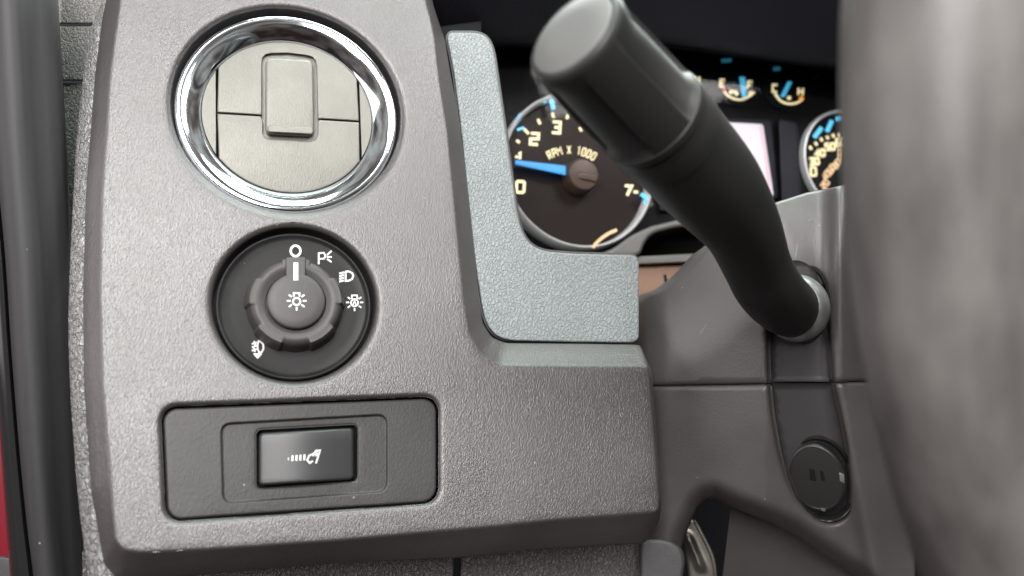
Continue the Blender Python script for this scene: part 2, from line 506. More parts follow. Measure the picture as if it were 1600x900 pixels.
def ribbon(polys, width, frame, h, thick=0.0001):
    """flat printed strokes given in photo pixels -> verts, faces"""
    V, F = [], []
    for k, (pl, closed) in enumerate(polys):
        m = len(pl); w2 = width / 2
        hh = h + k * 2.0e-5
        s = len(V)
        for i, p in enumerate(pl):
            a = pl[i - 1] if (closed or i > 0) else None
            b = pl[(i + 1) % m] if (closed or i < m - 1) else None
            def d(u, v):
                x, y = v[0] - u[0], v[1] - u[1]; L = math.hypot(x, y) or 1e-9; return (x / L, y / L)
            d1 = d(a, p) if a else d(p, b); d2 = d(p, b) if b else d1
            tx, ty = d1[0] + d2[0], d1[1] + d2[1]; L = math.hypot(tx, ty)
            if L < .2: tx, ty, L = d1[0], d1[1], 1
            tx /= L; ty /= L; nx, ny = -ty, tx
            c = max(.55, nx * -d1[1] + ny * d1[0])
            ex, ey = 0, 0
            V.append(frame.at(p[0] + nx * w2 / c, p[1] + ny * w2 / c, hh)); V.append(frame.at(p[0] - nx * w2 / c, p[1] - ny * w2 / c, hh))
        for i in range(m if closed else m - 1):
            j = (i + 1) % m
            F.append((s + 2 * i, s + 2 * i + 1, s + 2 * j + 1, s + 2 * j))
    return V, F
def strokes(name, polys, width, frame, h, material, parent):
    V, F = ribbon(polys, width, frame, h)
    F2 = []
    for f in F:
        a, b, c = V[f[0]], V[f[1]], V[f[2]]
        F2.append(f if (b - a).cross(c - a).dot(frame.N) > 0 else tuple(reversed(f)))
    return mk(name, V, F2, material, parent, smooth=False)
def ell(cx, cy, rx, ry, n=24, a0=0, a1=360):
    full = abs(a1 - a0) >= 360
    k = n if full else n + 1
    return [(cx + rx * math.cos(R(a0 + (a1 - a0) * i / n)), cy - ry * math.sin(R(a0 + (a1 - a0) * i / n))) for i in range(k)]
GL = {
 '0': [[(0, .1), (0, .9), (.1, 1), (.6, 1), (.7, .9), (.7, .1), (.6, 0), (.1, 0), (0, .1)]],
 '1': [[(.15, .8), (.4, 1), (.4, 0)]],
 '2': [[(0, 1), (.7, 1), (.7, .52), (0, .48), (0, 0), (.7, 0)]],
 '3': [[(0, 1), (.7, 1), (.7, 0), (0, 0)], [(.2, .5), (.7, .5)]],
 '4': [[(.55, 0), (.55, 1), (0, .35), (.75, .35)]],
 '5': [[(.7, 1), (0, 1), (0, .55), (.7, .55), (.7, 0), (0, 0)]],
 '6': [[(.7, 1), (0, 1), (0, 0), (.7, 0), (.7, .5), (0, .5)]],
 '7': [[(0, 1), (.7, 1), (.3, 0)]],
 '8': [[(0, 0), (0, 1), (.7, 1), (.7, 0), (0, 0)], [(0, .5), (.7, .5)]],
 'R': [[(0, 0), (0, 1), (.65, 1), (.65, .5), (0, .5)], [(.3, .5), (.7, 0)]],
 'P': [[(0, 0), (0, 1), (.65, 1), (.65, .45), (0, .45)]],
 'M': [[(0, 0), (0, 1), (.42, .5), (.84, 1), (.84, 0)]],
 'X': [[(0, 0), (.7, 1)], [(0, 1), (.7, 0)]],
 'H': [[(0, 0), (0, 1)], [(.7, 0), (.7, 1)], [(0, .5), (.7, .5)]],
 'C': [[(.7, 1), (0, 1), (0, 0), (.7, 0)]],
 'E': [[(.7, 1), (0, 1), (0, 0), (.7, 0)], [(0, .5), (.55, .5)]],
 'F': [[(.7, 1), (0, 1), (0, 0)], [(0, .5), (.55, .5)]],
}
def glyphs(text, cx, cy, size, ang=0.0, asp=1.0, gap=0.35):
    """strokes of a word centred at cx,cy; ang in degrees (clockwise in the picture)"""
    wd = [(.84 if c == 'M' else .7) for c in text]
    W = sum(wd) + gap * (len(text) - 1); x = -W / 2; out = []
    ca, sa = math.cos(R(ang)), math.sin(R(ang))
    for c, wc in zip(text, wd):
        for pl in GL.get(c, []):
            q = []
            for (u, v) in pl:
                X = (x + u) * size * asp; Y = -(v - .5) * size
                q.append((cx + X * ca - Y * sa, cy + X * sa + Y * ca))
            out.append((q, False))
        x += wc + gap
    return out

def pgrid(name, rows, material, parent=None, base=None, auto=None):
    """surface through rows of 3-D points"""
    V, F = loops_mesh(rows, closed=False)
    F = orient(V, F)
    return mk(name, V, F, material, parent, base, auto=auto)

def sstep(x): 
    x = np.clip(x, 0, 1); return x * x * (3 - 2 * x)

# ------------------------------------------------------------------ frames
NP = (0.292, -0.918, 0.262); VP_ = (-0.06, 0.24, 0.97)
FP = Frame(P(455, 320, 0.363), NP, VP_)
def circ_px(frame, r, h=0, n=96):
    return [proj(frame.loc(r * math.cos(2 * math.pi * i / n), r * math.sin(2 * math.pi * i / n), h)) for i in range(n)]
VC = FP.at(453, 169); FV = FP.moved(VC)          # vent
SC_ = FP.at(462, 474); FS = FP.moved(SC_)         # lamp switch
RV = 0.0461 * VC.y / 0.363
RS = 0.0324 * SC_.y / 0.363

# ================================================================== DASHBOARD
dash = thing('dashboard', 'charcoal grained dashboard section carrying the vent, lamp switch and light grey trim', 'dashboard', P(600, 900, 0.40))

EO = [((195, -60), (178, -60), -9), ((652, -60), (668, -60), -9), ((664, 0), (676, 4), -9), ((672, 28), (686, 36), -9), ((679, 62), (695, 62), -9),
      ((686, 125), (705, 120), -9), ((699, 205), (719, 195), -9), ((713, 348), (735, 332), -9), ((724, 465), (747, 450), -9),
      ((734, 522), (754, 505), -9), ((752, 552), (768, 527), -9), ((780, 570), (790, 536), -9), ((900, 571), (900, 537), -9),
      ((1009, 571), (996, 538.5), -9), ((1014, 574), (1001, 540), -9), ((1016, 590), (1019, 582), -8), ((1023, 690), (1027, 690), -8),
      ((1030, 785), (1034, 795), -8), ((1028, 800), (1026, 828), -12), ((1010, 802), (1008, 849), -14), ((873, 812), (827, 859), -14),
      ((757, 824), (720, 871.5), -14), ((677, 831), (640, 875), -14), ((512, 846), (500, 882), -14), ((364, 856), (350, 895), -14),
      ((220, 864), (220, 907), -13), ((192, 860), (182, 906), -12), ((180, 845), (163, 885), -10), ((172, 750), (142, 765), -8),
      ((160, 600), (131, 600), -8), ((156, 450), (130, 450), -8), ((159, 300), (134, 305), -8), ((165, 225), (140, 225), -8),
      ((172, 112), (149, 112), -8), ((184, 25), (160, 28), -8)]
flat = [(*a, *b, h) for a, b, h in EO]
flat = chaikin(resample(flat, 26), 2)
Eo = [(p[0], p[1]) for p in flat]; Oo = [(p[2], p[3]) for p in flat]; Ho = [p[4] * 1e-3 for p in flat]
vent_hole = circ_px(FV, RV + 0.0010, n=120)
sw_hole = circ_px(FS, RS + 0.0012, n=110)
ped_hole = resample(rrect((251, 636), (685, 619), (685, 786), (259, 816), 22), 7)
lipw = [15, 13, 9]; lipd = [0.0042, 0.0036, 0.0022]
holes = [vent_hole, sw_hole, ped_hole]
rings = []
for hl, wd in zip(holes, lipw):
    for k in (0.12, 0.3, 0.55, 0.8, 1.0): rings.append(inset(hl, -wd * k))
rings.append(inset(Eo, 4)); rings.append(inset(Eo, 1.8))
def panel_h(pts):
    h = np.zeros(len(pts))
    for hl, wd, dp in zip(holes, lipw, lipd):
        d = np.clip(seg_dist(pts, hl) / wd, 0, 1)
        ins = inside(pts, hl); d[ins] = 0
        h -= dp * (1 - np.sqrt(np.clip(1 - (1 - d) ** 2, 0, 1)))
    e = np.clip(seg_dist(pts, Eo) / 4, 0, 1)
    h -= 0.00035 * (1 - e) ** 2
    # the face is very gently crowned
    h += 0.0012 * np.cos((pts[:, 0] - 560) / 900) * np.cos((pts[:, 1] - 430) / 700) - 0.0012
    return h
pv, tf = fill(Eo, holes, rings, grid=9)
hv = panel_h(pv)
V = [FP.at(p[0], p[1], h) for p, h in zip(pv, hv)]
F = orient(V, tf)
# chamfer and return
eh = panel_h(np.array(Eo))
L0 = [FP.at(p[0], p[1], h) for p, h in zip(Eo, eh)]
def mixl(t, extra=0.0):
    return [FP.at(a[0] + (b[0] - a[0]) * t, a[1] + (b[1] - a[1]) * t, h0 + (h - h0) * t + extra) for a, b, h, h0 in zip(Eo, Oo, Ho, eh)]
cl = [L0, mixl(.05, 0.0001), mixl(.10, 0.0001), mixl(.5, 0.0001), mixl(.95, 0.0001), mixl(1.0, -0.0003),
      [FP.at(b[0], b[1], h) - FP.N * 0.024 for b, h in zip(Oo, Ho)]]
V2, F2 = loops_mesh(cl)
if area2(Eo) > 0: F2 = [tuple(f) for f in F2]
F2 = [tuple(reversed(f)) for f in F2] if False else F2
s = len(V); V += V2; F += [tuple(i + s for i in f) for f in F2]
# walls of the openings
for hl, dp in zip(holes, lipd):
    hh = panel_h(np.array(hl))
    a = [FP.at(p[0], p[1], h) for p, h in zip(hl, hh)]
    b = [p - FP.N * 0.012 for p in a]
    V2, F2 = loops_mesh([a, b]); s = len(V); V += V2; F += [tuple(i + s for i in f) for f in F2]
o = mk('switch_panel', V, F, 'panel', dash); weld(o, 3e-6)
o['label'] = 'charcoal grained plastic panel around the vent and switches'

for pts, w_ in (([(968, 646), (971, 652)], 2.0), ([(971, 645), (974, 648)], 1.4), ([(238, 862.5), (250, 862)], 0.6), ([(276, 860.5), (286, 859.5)], 0.5), ([(663, 308), (665, 311)], 1.6), ([(205, 60), (206, 63)], 1.6), ([(820, 610), (822, 613)], 1.2)):
    strokes('scuff', [(pts, False)], w_, FP, 0.00035, 'collar', dash)
# light grey leather-look trim
tl_out = [(697, 51), (745, 51), (762, 58), (771, 78), (790, 205), (808, 335), (816, 365), (830, 384), (852, 393), (900, 396.5), (998, 399),
          (998, 535.5), (900, 534.5), (795, 532), (775, 525), (762, 510), (755, 490), (744, 420), (734, 335), (721, 205), (709, 112)]
def soft(loop, keep, n=2, step=40):
    l = resample(loop, step)
    return chaikin(l, n)
trim_loop = chaikin(resample(tl_out, 30), 2)
plate('cluster_trim', resample(trim_loop, 12), FP, -0.020, -0.0105, 3, 'trim', dash, grid=14)['label'] = 'light blue grey leather grained L shaped trim'
edge_loop = inset(trim_loop, -3.2)
edge_loop = [(min(p[0], 997.0), min(p[1], 533)) for p in edge_loop]
plate('trim_edge', resample(edge_loop, 14), FP, -0.028, -0.0125, 1.5, 'edge_black', dash)
# wrinkled strip beside the panel
so = [(158, 6), (148, 30), (138, 58), (129, 130), (120, 215), (115, 300), (110, 400), (107, 500), (109, 590), (114, 675), (122, 775), (134, 870), (148, 945)]
si = [(178, 4), (170, 28), (163, 58), (156, 130), (149, 215), (143, 300), (140, 400), (139, 500), (141, 590), (145, 675), (155, 775), (172, 870), (188, 945)]
so = catmull(so, 6); si = catmull(si, 6)
rows = []
for k in range(9):
    t = k / 8
    rows.append([FP.at(a[0] + (b[0] - a[0]) * t, a[1] + (b[1] - a[1]) * t, -0.0165 + 0.0065 * math.sin(math.pi * (0.06 + 0.62 * t))) for a, b in zip(so, si)])
rows.insert(0, [FP.at(a[0], a[1], -0.034) for a in so])
pgrid('edge_strip', rows, 'edge_leather', dash)['label'] = 'shiny wrinkled grey strip along the panel'
# side covers beside the strip
FSd = Frame(P(115, 200, 0.405), (0.05, -0.97, 0.22), (0, 0, 1))
plate('side_cover', resample(rrect((60, -60), (215, -60), (215, 37), (60, 37), 4), 20), FSd, -0.02, 0, 3, 'side_leather', dash)
plate('side_cover', resample(rrect((60, 41), (200, 41), (200, 126), (60, 126), 4), 20), FSd, -0.02, -0.0005, 3, 'side_leather', dash)
plate('side_cover', resample(rrect((60, 130), (190, 130), (190, 960), (60, 960), 4), 20), FSd, -0.02, -0.002, 3, 'side_leather', dash)
# lower panels under the chamfer
FK = Frame(P(600, 900, 0.395), (0.27, -0.93, 0.22), (0, 0.2, 1))
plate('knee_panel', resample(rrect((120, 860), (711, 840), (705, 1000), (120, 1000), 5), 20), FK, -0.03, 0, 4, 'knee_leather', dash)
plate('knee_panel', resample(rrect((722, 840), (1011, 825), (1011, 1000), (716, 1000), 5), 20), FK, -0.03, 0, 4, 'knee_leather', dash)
ecl = chaikin(resample([(1000, 843), (1030, 842), (1052, 847), (1067, 858), (1071, 876), (1066, 910), (1060, 1000), (1000, 1000)], 14), 2)
plate('end_cap', ecl, Frame(P(1040, 870, 0.412), (-0.1, -0.97, 0.15), (0, 0, 1)), -0.03, 0, 6, 'pocket', dash)
# dark sheet added behind everything to block light from the back
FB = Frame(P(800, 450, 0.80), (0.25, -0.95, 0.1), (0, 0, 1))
plate('dark_backdrop', resample([(-700, -90), (2500, -90), (2500, 1700), (-700, 1700)], 400), FB, -0.02, 0, 2, 'dark', dash)
# brow over the instruments
rows = []
for k in range(13):
    t = k / 12
    row = []
    for i in range(21):
        px = 640 + i * 50
        ye = 66 + max(0, px - 1040) * 0.13 - 3 * math.sin((px - 640) / 300)
        y = ye - t * 115; d = 0.500 + (px - 900) * 0.00012 - 0.05 * t ** 0.85
        row.append(P(px, y, d))
    rows.append(row)
rows.insert(0, [p + Vector((0, 0.06, 0.012)) for p in rows[0]])
pgrid('instrument_hood', rows, 'hood', dash)
# upper backing between panel and hood
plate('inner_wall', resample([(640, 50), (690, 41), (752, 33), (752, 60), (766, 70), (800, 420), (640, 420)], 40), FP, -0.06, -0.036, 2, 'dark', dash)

# ================================================================== AIR VENT
vent = thing('air_vent', 'round closed air vent with chrome ring and silver grey flaps at top of panel', 'air vent', FV.loc(0, -RV, -0.004))
k_ = RV / 0.0461
prof = [(47.1, -9), (46.6, -4.6), (46.3, -3.5), (45.8, -2.7), (45.1, -2.3), (44.3, -2.25), (43.2, -2.45), (42.0, -2.95), (40.8, -3.6), (39.5, -4.4),
        (38.2, -5.3), (37.0, -6.2), (36.3, -6.9), (36.0, -7.3), (35.9, -12.5)]
lathe('chrome_ring', FV, [(r * 1e-3 * k_, h * 1e-3) for r, h in prof], 'chrome', vent, n=180, auto=60)
HD = -0.0072
lathe('vent_housing', FV, [(0.0361 * k_, -0.0125), (0.02, -0.0128), (0.0, -0.0128)], 'dark', vent, n=64)
rin = 0.0357 * k_
FD = FV.moved(FV.loc(0, 0, HD))
dc = proj(FD.O)
disc = [proj(FD.loc(rin * math.cos(2 * math.pi * i / 240), rin * math.sin(2 * math.pi * i / 240))) for i in range(240)]
def line_x(p, q, y): return p[0] + (q[0] - p[0]) * (y - p[1]) / (q[1] - p[1])
LA, LB = (338.5, 100), (339, 242)       # left chord
RA, RB = (559.5, 120), (564, 252)       # right chord
def clip_arc(test): 
    return [p for p in disc if test(p)]
def arc_between(test):
    """longest contiguous run of the rim for which test holds, in order"""
    n = len(disc); ok = [test(p) for p in disc]
    st = next(i for i in range(n) if ok[i] and not ok[i - 1])
    out = []; i = st
    while ok[i % n] and len(out) < n: out.append(disc[i % n]); i += 1
    return out
gapx = 1.0
ltest = lambda p: p[0] < line_x(LA, LB, p[1]) - gapx
rtest = lambda p: p[0] > line_x(RA, RB, p[1]) + gapx
def vplate(name, loop, h0, h1, bev, material, parent, step=5, **k):
    return plate(name, resample(loop, step), FV, h0, h1, bev, material, parent, **k)
vplate('side_segment', arc_between(ltest), HD - .002, HD - 0.0004, 1.2, 'vent', vent)
vplate('side_segment', arc_between(rtest), HD - .002, HD - 0.0004, 1.2, 'vent', vent)
mid = lambda p: line_x(LA, LB, p[1]) + gapx < p[0] < line_x(RA, RB, p[1]) - gapx
split = lambda x: 176.5 + (x - 339) * 0.062
top = arc_between(lambda p: mid(p) and p[1] < split(p[0]) - gapx)      # runs right -> left (counter-clockwise seen from front)
bot = arc_between(lambda p: mid(p) and p[1] > split(p[0]) + gapx)
if top[0][0] < top[-1][0]: top.reverse()
if bot[0][0] > bot[-1][0]: bot.reverse()
xl = line_x(LA, LB, 176) + gapx; xr = line_x(RA, RB, 189) - gapx
# upper flap with a rounded pocket for the finger tab
nt_ = [(409, split(409) - gapx), (409, 100), (410, 91), (415, 85.5), (424, 83.5), (450, 83), (478, 86.5), (488, 89), (493, 95), (494.5, 105), (496.5, split(496) - gapx)]
up = top + [(xl, split(xl) - gapx)] + nt_ + [(xr, split(xr) - gapx)]
vplate('upper_flap', up, HD - .002, HD + 0.0011, 2.2, 'vent', vent, step=6, grid=9, hf=lambda q: -0.0016 * ((q[:, 1] - 150) / 90) ** 2 - 0.0004 * ((q[:, 0] - 450) / 110) ** 2)
nb = [(499, split(499) + gapx), (496.5, split(497) + 4), (496, 212), (493, 218), (486, 221), (420, 217), (413, 214), (410.5, 208), (410.5, split(410) + 9), (407, split(407) + gapx)]
lo = bot + [(xr, split(xr) + gapx)] + nb + [(xl, split(xl) + gapx)]
vplate('lower_flap', lo, HD - .002, HD + 0.0011, 2.2, 'vent', vent, step=6, grid=9, hf=lambda q: -0.0022 * ((q[:, 1] - 215) / 85) ** 2 - 0.0004 * ((q[:, 0] - 450) / 110) ** 2)
vplate('tab_pocket', [(405, 80), (500, 84), (502, 224), (404, 220)], HD - .0032, HD - 0.0016, 1, 'vent', vent)
tb = rrect((415, 89), (489, 93.5), (491, 214), (414.5, 210.5), 9)
tab = vplate('finger_tab', tb, HD - .002, HD + 0.0026, 4.0, 'vent', vent, step=6, grid=9, hf=lambda q: -0.0010 * ((q[:, 1] - 140) / 60) ** 2)
vplate('finger_lip', rrect((418, 195), (489, 199), (489.5, 210), (418.5, 206.5), 4), HD, HD + 0.0031, 2.2, 'vent', tab, step=5)

# ================================================================== HEADLAMP SWITCH
sw = thing('headlamp_switch', 'round black headlamp switch with ribbed turning knob and white lamp symbols', 'switch', FS.loc(0, -RS, -0.004))
ks = RS / 0.0324
HF = -0.0042
prof = [(32.6, -10), (32.5, -3.4), (32.2, -2.8), (31.7, -2.6), (31.2, -2.9), (30.6, -3.6), (29.5, -3.9), (26, -4.05), (19, -4.2), (0.0, -4.2)]
dialf = lathe('bezel_disc', FS, [(r * 1e-3 * ks, h * 1e-3) for r, h in prof], 'switch', sw, n=160, auto=60)
def lug(t, r, h):
    a = math.degrees(t) % 360
    f = 0.0
    for c in (90, 166, 234, 306, 16):
        d = abs((a - c + 180) % 360 - 180)
        f = max(f, 1.0 if d < 17.5 else (0.0 if d > 19.5 else (19.5 - d) / 2))
    if r > 0.0172 * ks: 
        return (r + 0.0008 * f, h + (0.0007 * f if r < 0.0195 * ks else 0.0))
    return (r, h)
prof = [(20.4, -4.4), (20.0, -3.2), (19.3, 0.0), (18.6, 2.2), (17.9, 3.2), (16.8, 3.8), (15.6, 3.9), (14.2, 3.4), (13.2, 2.9), (12.5, 2.6), (12.3, 1.0), (0, 1.0)]
knob = lathe('knob', FS, [(r * 1e-3 * ks, h * 1e-3) for r, h in prof], 'knob', sw, n=360, rad=lug, auto=35)
lathe('knob_cap', FS, [(r * 1e-3 * ks, h * 1e-3) for r, h in [(12.0, 1.0), (12.0, 3.9), (11.8, 4.4), (11.2, 4.7), (8, 5.0), (0, 5.1)]], 'knob', knob, n=96, auto=60)
HK = 0.0056
plate('pointer_block', resample(rrect((446.5, 402), (478, 402), (477, 444), (447, 444), 3), 5), FS, -0.001, 0.00455, 2, 'knob', knob)
strokes('pointer_mark', [([(462.2, 410), (462.2, 438)], False)], 7.5, FS, 0.0050, 'white', knob)
# bulb symbol on the cap
cx, cy = 463.5, 470
pl = [(ell(cx, cy + 1, 5.8, 5.6), True), ([(459, 463.5), (459, 458), (468, 458), (468, 463.5)], False)]
for a in (180, 0, 218, 322, 270, 142, 38):
    r0, r1 = (9.5, 15.5)
    pl.append(([(cx + r0 * math.cos(R(a)), cy - r0 * math.sin(R(a))), (cx + r1 * math.cos(R(a)), cy - r1 * math.sin(R(a)))], False))
strokes('bulb_symbol', pl, 2.7, FS, HK - 0.0003, 'white', knob)
hs = HF + 0.0004
strokes('off_symbol', [(ell(461.8, 392, 7.6, 8.2, 28), True)], 3.6, FS, hs, 'white', dialf)
# parking lamp: p and three rays
strokes('parking_lamp_symbol', [([(498, 413), (498, 395.5), (506, 395), (508.5, 399.5), (506.5, 404), (498, 404.5)], False),
        ([(511, 398.5), (518, 392)], False), ([(510.5, 401.5), (518.5, 401.5)], False), ([(511, 404.5), (518, 409.5)], False)], 2.6, FS, hs, 'white', dialf)
# dipped beam: D and slanting lines
pl = [([(540, 424.5), (545, 424), (550.5, 427), (552, 431), (550, 436), (545, 438.5), (540, 439)], True)]
for i in range(4): pl.append(([(537.5 - .2 * i, 425.5 + i * 4.2), (530, 427.5 + i * 4.2)], False))
strokes('headlamp_symbol', pl, 2.9, FS, hs, 'white', dialf)
# automatic lamp: bulb with A and rays
cx, cy = 554, 472.5
pl = [(ell(cx, cy + .5, 5.6, 5.6), True), ([(549.5, 467), (550, 461.5), (558, 461.5), (558.5, 467)], False), ([(551.8, 476), (554, 469.5), (556.2, 476)], False)]
for a in (180, 0, 218, 322, 270, 142, 38):
    pl.append(([(cx + 8.6 * math.cos(R(a)), cy - 8.6 * math.sin(R(a))), (cx + 13.5 * math.cos(R(a)), cy - 13.5 * math.sin(R(a)))], False))
strokes('automatic_lamp_symbol', pl, 2.4, FS, hs, 'white', dialf)
# fog lamp with pull arrow
pl = [([(404, 533), (408, 534), (411.5, 539), (411.5, 545), (409, 550), (405, 551), (402.5, 545), (402.5, 538)], True)]
for i in range(3): pl.append(([(401, 535 + i * 5.2), (393.5, 537.5 + i * 5.2)], False))
pl += [([(397, 533), (399, 539), (396.5, 543), (398.5, 550)], False), ([(396, 553), (409, 553.5)], False), ([(398, 556), (407, 556)], False), ([(400.5, 558.5), (404.5, 558.5)], False)]
strokes('fog_lamp_symbol', pl, 2.6, FS, hs, 'white', dialf)

# ================================================================== PEDAL ADJUSTMENT SWITCH
pd = thing('pedal_switch', 'rectangular grey switch plate with satin black pedal adjustment rocker button', 'switch', FP.at(470, 800, -0.004))
pl_out = resample(rrect((254.5, 639.5), (681.5, 622.5), (681.5, 783), (262.5, 812), 20), 7)
in_l = resample(rrect((344, 661), (606, 646), (606, 769), (347.5, 788), 14), 6)
but_l = resample(rrect((400.5, 672), (558, 663.5), (557.5, 751), (401, 763), 7), 6)
def plate_h(pts):
    d = seg_dist(pts, in_l); i = inside(pts, in_l)
    h = np.where(i, -0.0016 * sstep(d / 3.0), 0.0)
    db = np.clip(seg_dist(pts, but_l) / 4, 0, 1)
    h -= 0.0008 * (1 - db) ** 2
    return h
rr_ = [inset(in_l, -1.5), in_l, inset(in_l, 1.0), inset(in_l, 2.0), inset(in_l, 3.0), inset(in_l, 4.5), inset(but_l, -4), inset(but_l, -2)]
def plate2(name, outer, hole, rings, frame, h0, h1, bev, material, parent, hf):
    rows = []
    px = frame.O.length / FPX
    for k in range(4):
        a = math.pi / 2 * k / 3
        rows.append((inset(outer, bev * (1 - math.cos(a))) if k else list(outer), h1 - bev * px * (1 - math.sin(a))))
    L3 = [[frame.at(p[0], p[1], h0) for p in outer]] + [[frame.at(p[0], p[1], h) for p in l] for l, h in rows]
    V, F = loops_mesh(L3)
    if area2(outer) > 0: F = [tuple(reversed(f)) for f in F]
    pv, tf = fill(rows[-1][0], [hole], rings, grid=9)
    s = len(V); Vt = [frame.at(p[0], p[1], h1 + z) for p, z in zip(pv, hf(pv))]
    F = list(F) + [tuple(x + s for x in t) for t in orient(Vt, tf)]; V = V + Vt
    hz = hf(np.array(hole)); a = [frame.at(p[0], p[1], h1 + z) for p, z in zip(hole, hz)]
    b = [p - frame.N * 0.008 for p in a]
    V2, F2 = loops_mesh([a, b]); s = len(V); V = V + V2; F += [tuple(i + s for i in f) for f in F2]
    o = mk(name, V, F, material, parent); weld(o); wn(o); return o
plate2('switch_plate', pl_out, but_l, rr_, FP, -0.009, -0.0024, 3.5, 'plate', pd, plate_h)
plate('button_well', resample(rrect((396, 668), (562, 659), (562, 756), (397, 768), 7), 20), FP, -0.0120, -0.0098, 1, 'dark', pd)
bl = resample(rrect((405, 677), (552.5, 668.5), (552.5, 749), (405, 758.5), 6), 6)
def but_h(pts):
    x = (pts[:, 0] - 405) / 148; y = (pts[:, 1] - 713) / 45
    return 0.0024 * np.sin(np.pi * np.clip(x, 0, 1)) - 0.0012 * (x - 0.1) - 0.0012 - 0.0009 * np.clip(-y - .55, 0, 1) ** 2 * 3
btn = plate('rocker_button', bl, FP, -0.011, -0.0004, 4, 'button', pd, hf=but_h, grid=7)
class Shift:   # print riding on the button's own relief
    def __init__(s): s.N = FP.N
    def at(s, px, py, h): return FP.at(px, py, -0.0004 + float(but_h(np.array([[px, py]]))[0]) + h)
pl = [([(457.2 + i * 6.2, 711.5 - i * .5), (456.8 + i * 6.2, 720.5 - i * .4)], False) for i in range(4)]
strokes('level_bars', pl, 3.2, Shift(), 0.00012, 'white', btn)
strokes('pedal_symbol', [([(490, 708.5), (483, 712), (480, 719), (484, 723.5), (489, 720)], False), ([(489, 713), (493, 705), (500, 703.5), (497, 714), (493.5, 724)], False),
        ([(490, 707), (499, 711)], False), ([(495, 702.5), (494, 713)], False)], 2.7, Shift(), 0.00014, 'white', btn)
strokes('indicator_dot', [([(450.6, 715), (450.6, 719)], False)], 1.2, Shift(), 0.00012, 'cream_dim', btn)

# ================================================================== INSTRUMENT CLUSTER
FC = Frame(P(905, 272, 0.52), (0.30, -0.93, 0.17), (-0.04, 0.17, 0.98))
clu = thing('instrument_cluster', 'dark instrument cluster with lit tachometer, small gauges and pale screen behind stalk', 'instrument cluster', FC.at(1000, 420, 0))
plate('housing', resample([(640, 20), (1000, 40), (1500, 90), (1560, 460), (1000, 470), (640, 450)], 80), FC, -0.03, -0.008, 3, 'dial2', clu)
def gauge_ring(cx, cy, rpx, name, dial_name, facemat, inner=0.955, hz=1.0):
    f = FC.moved(FC.at(cx, cy)); r = rpx * f.O.y / FPX
    d = lathe(dial_name, f, [(r * inner, -0.0062), (r * .5, -0.0066), (0, -0.0066)], facemat, clu, n=96)
    lathe(name, f, [(r * 1.02, -0.008), (r * 1.01, -0.0062 + 0.0077 * hz), (r * .99, -0.0062 + 0.0087 * hz), (r * .972, -0.0062 + 0.0080 * hz), (r * .96, -0.0062 + 0.0030 * hz), (r * inner, -0.0062)], 'ring', d, n=128, auto=60)
    return f, d
ft, tach = gauge_ring(905, 266, 125, 'bezel_ring', 'tachometer', 'dial')
tach['label'] = 'round tachometer with blue needle'
hd = -0.0060
for t_, x, y, s_ in (('0', 813, 292, 17), ('1', 812, 244, 9), ('2', 835, 217, 17), ('3', 869, 199, 17), ('7', 981, 298, 15)):
    strokes('numeral', glyphs(t_, x, y, s_, 4, 1.0), 4.4, FC, hd, 'cream', tach)
for a, b in (((805.5, 244), (809, 246)), ((807, 219), (812, 223)), ((819, 201.5), (826, 209)), ((840.5, 186), (844, 194)), ((863, 176), (865, 184)),
             ((887, 179), (886, 186)), ((905.5, 199), (909, 205)), ((990, 299.5), (997, 300.5))):
    strokes('tick', [([a, b], False)], 4.2, FC, hd, 'cream', tach)
word = 'RPM X 1000'
for i, c in enumerate(word):
    if c == ' ': continue
    t = (i + .2) / 9.4
    x = (1 - t) ** 2 * 857 + 2 * t * (1 - t) * 893 + t * t * 929; y = (1 - t) ** 2 * 243 + 2 * t * (1 - t) * 224 + t * t * 245
    ang = math.degrees(math.atan2(2 * (1 - t) * (224 - 243) + 2 * t * (245 - 224), 72))
    strokes('scale_letter', glyphs(c, x, y, 12, ang, .58 if c != 'M' else .68), 1.7, FC, hd, 'cream', tach)
fh = FC.moved(FC.at(908, 276)); rh = 24 * fh.O.y / FPX
lathe('needle_hub', fh, [(rh * 1.12, -0.006), (rh * 1.08, 0.003), (rh * .98, 0.0048), (rh * .3, 0.0052), (0, 0.0052)], 'hubm', tach, n=64, auto=50)
nl = [(805, 250), (884, 259), (884, 274), (805, 257)]
plate('needle', resample(nl, 12), FC, -0.002, 0.0016, 2, 'blue', tach)
plate('needle_tail', resample([(905, 268), (934, 274), (933, 285), (905, 279)], 10), FC, 0.002, 0.0062, 2, 'hubm', tach)
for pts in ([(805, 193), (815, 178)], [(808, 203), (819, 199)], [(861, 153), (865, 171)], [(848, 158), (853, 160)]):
    strokes('blue_glint', [(pts, False)], 7 if pts[0][0] in (805, 861) else 4, FC, 0.0002, 'cyan', tach)  # blue reflections in the chrome ring, drawn as glowing strokes
strokes('blue_glint', [([(1001, 303), (1012, 310), (1006, 318)], False)], 6, FC, 0.0002, 'cyan', tach)  # one more blue reflection painted as a glowing stroke
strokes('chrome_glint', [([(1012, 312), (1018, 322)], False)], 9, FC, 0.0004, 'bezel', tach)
strokes('amber_glint', [(chaikin([(926, 387), (934, 377), (948, 366), (964, 359)], 2, False), False)], 5, FC, 0.003, 'cream_dim', tach)  # amber glint on the dial rim, drawn as a glowing stroke
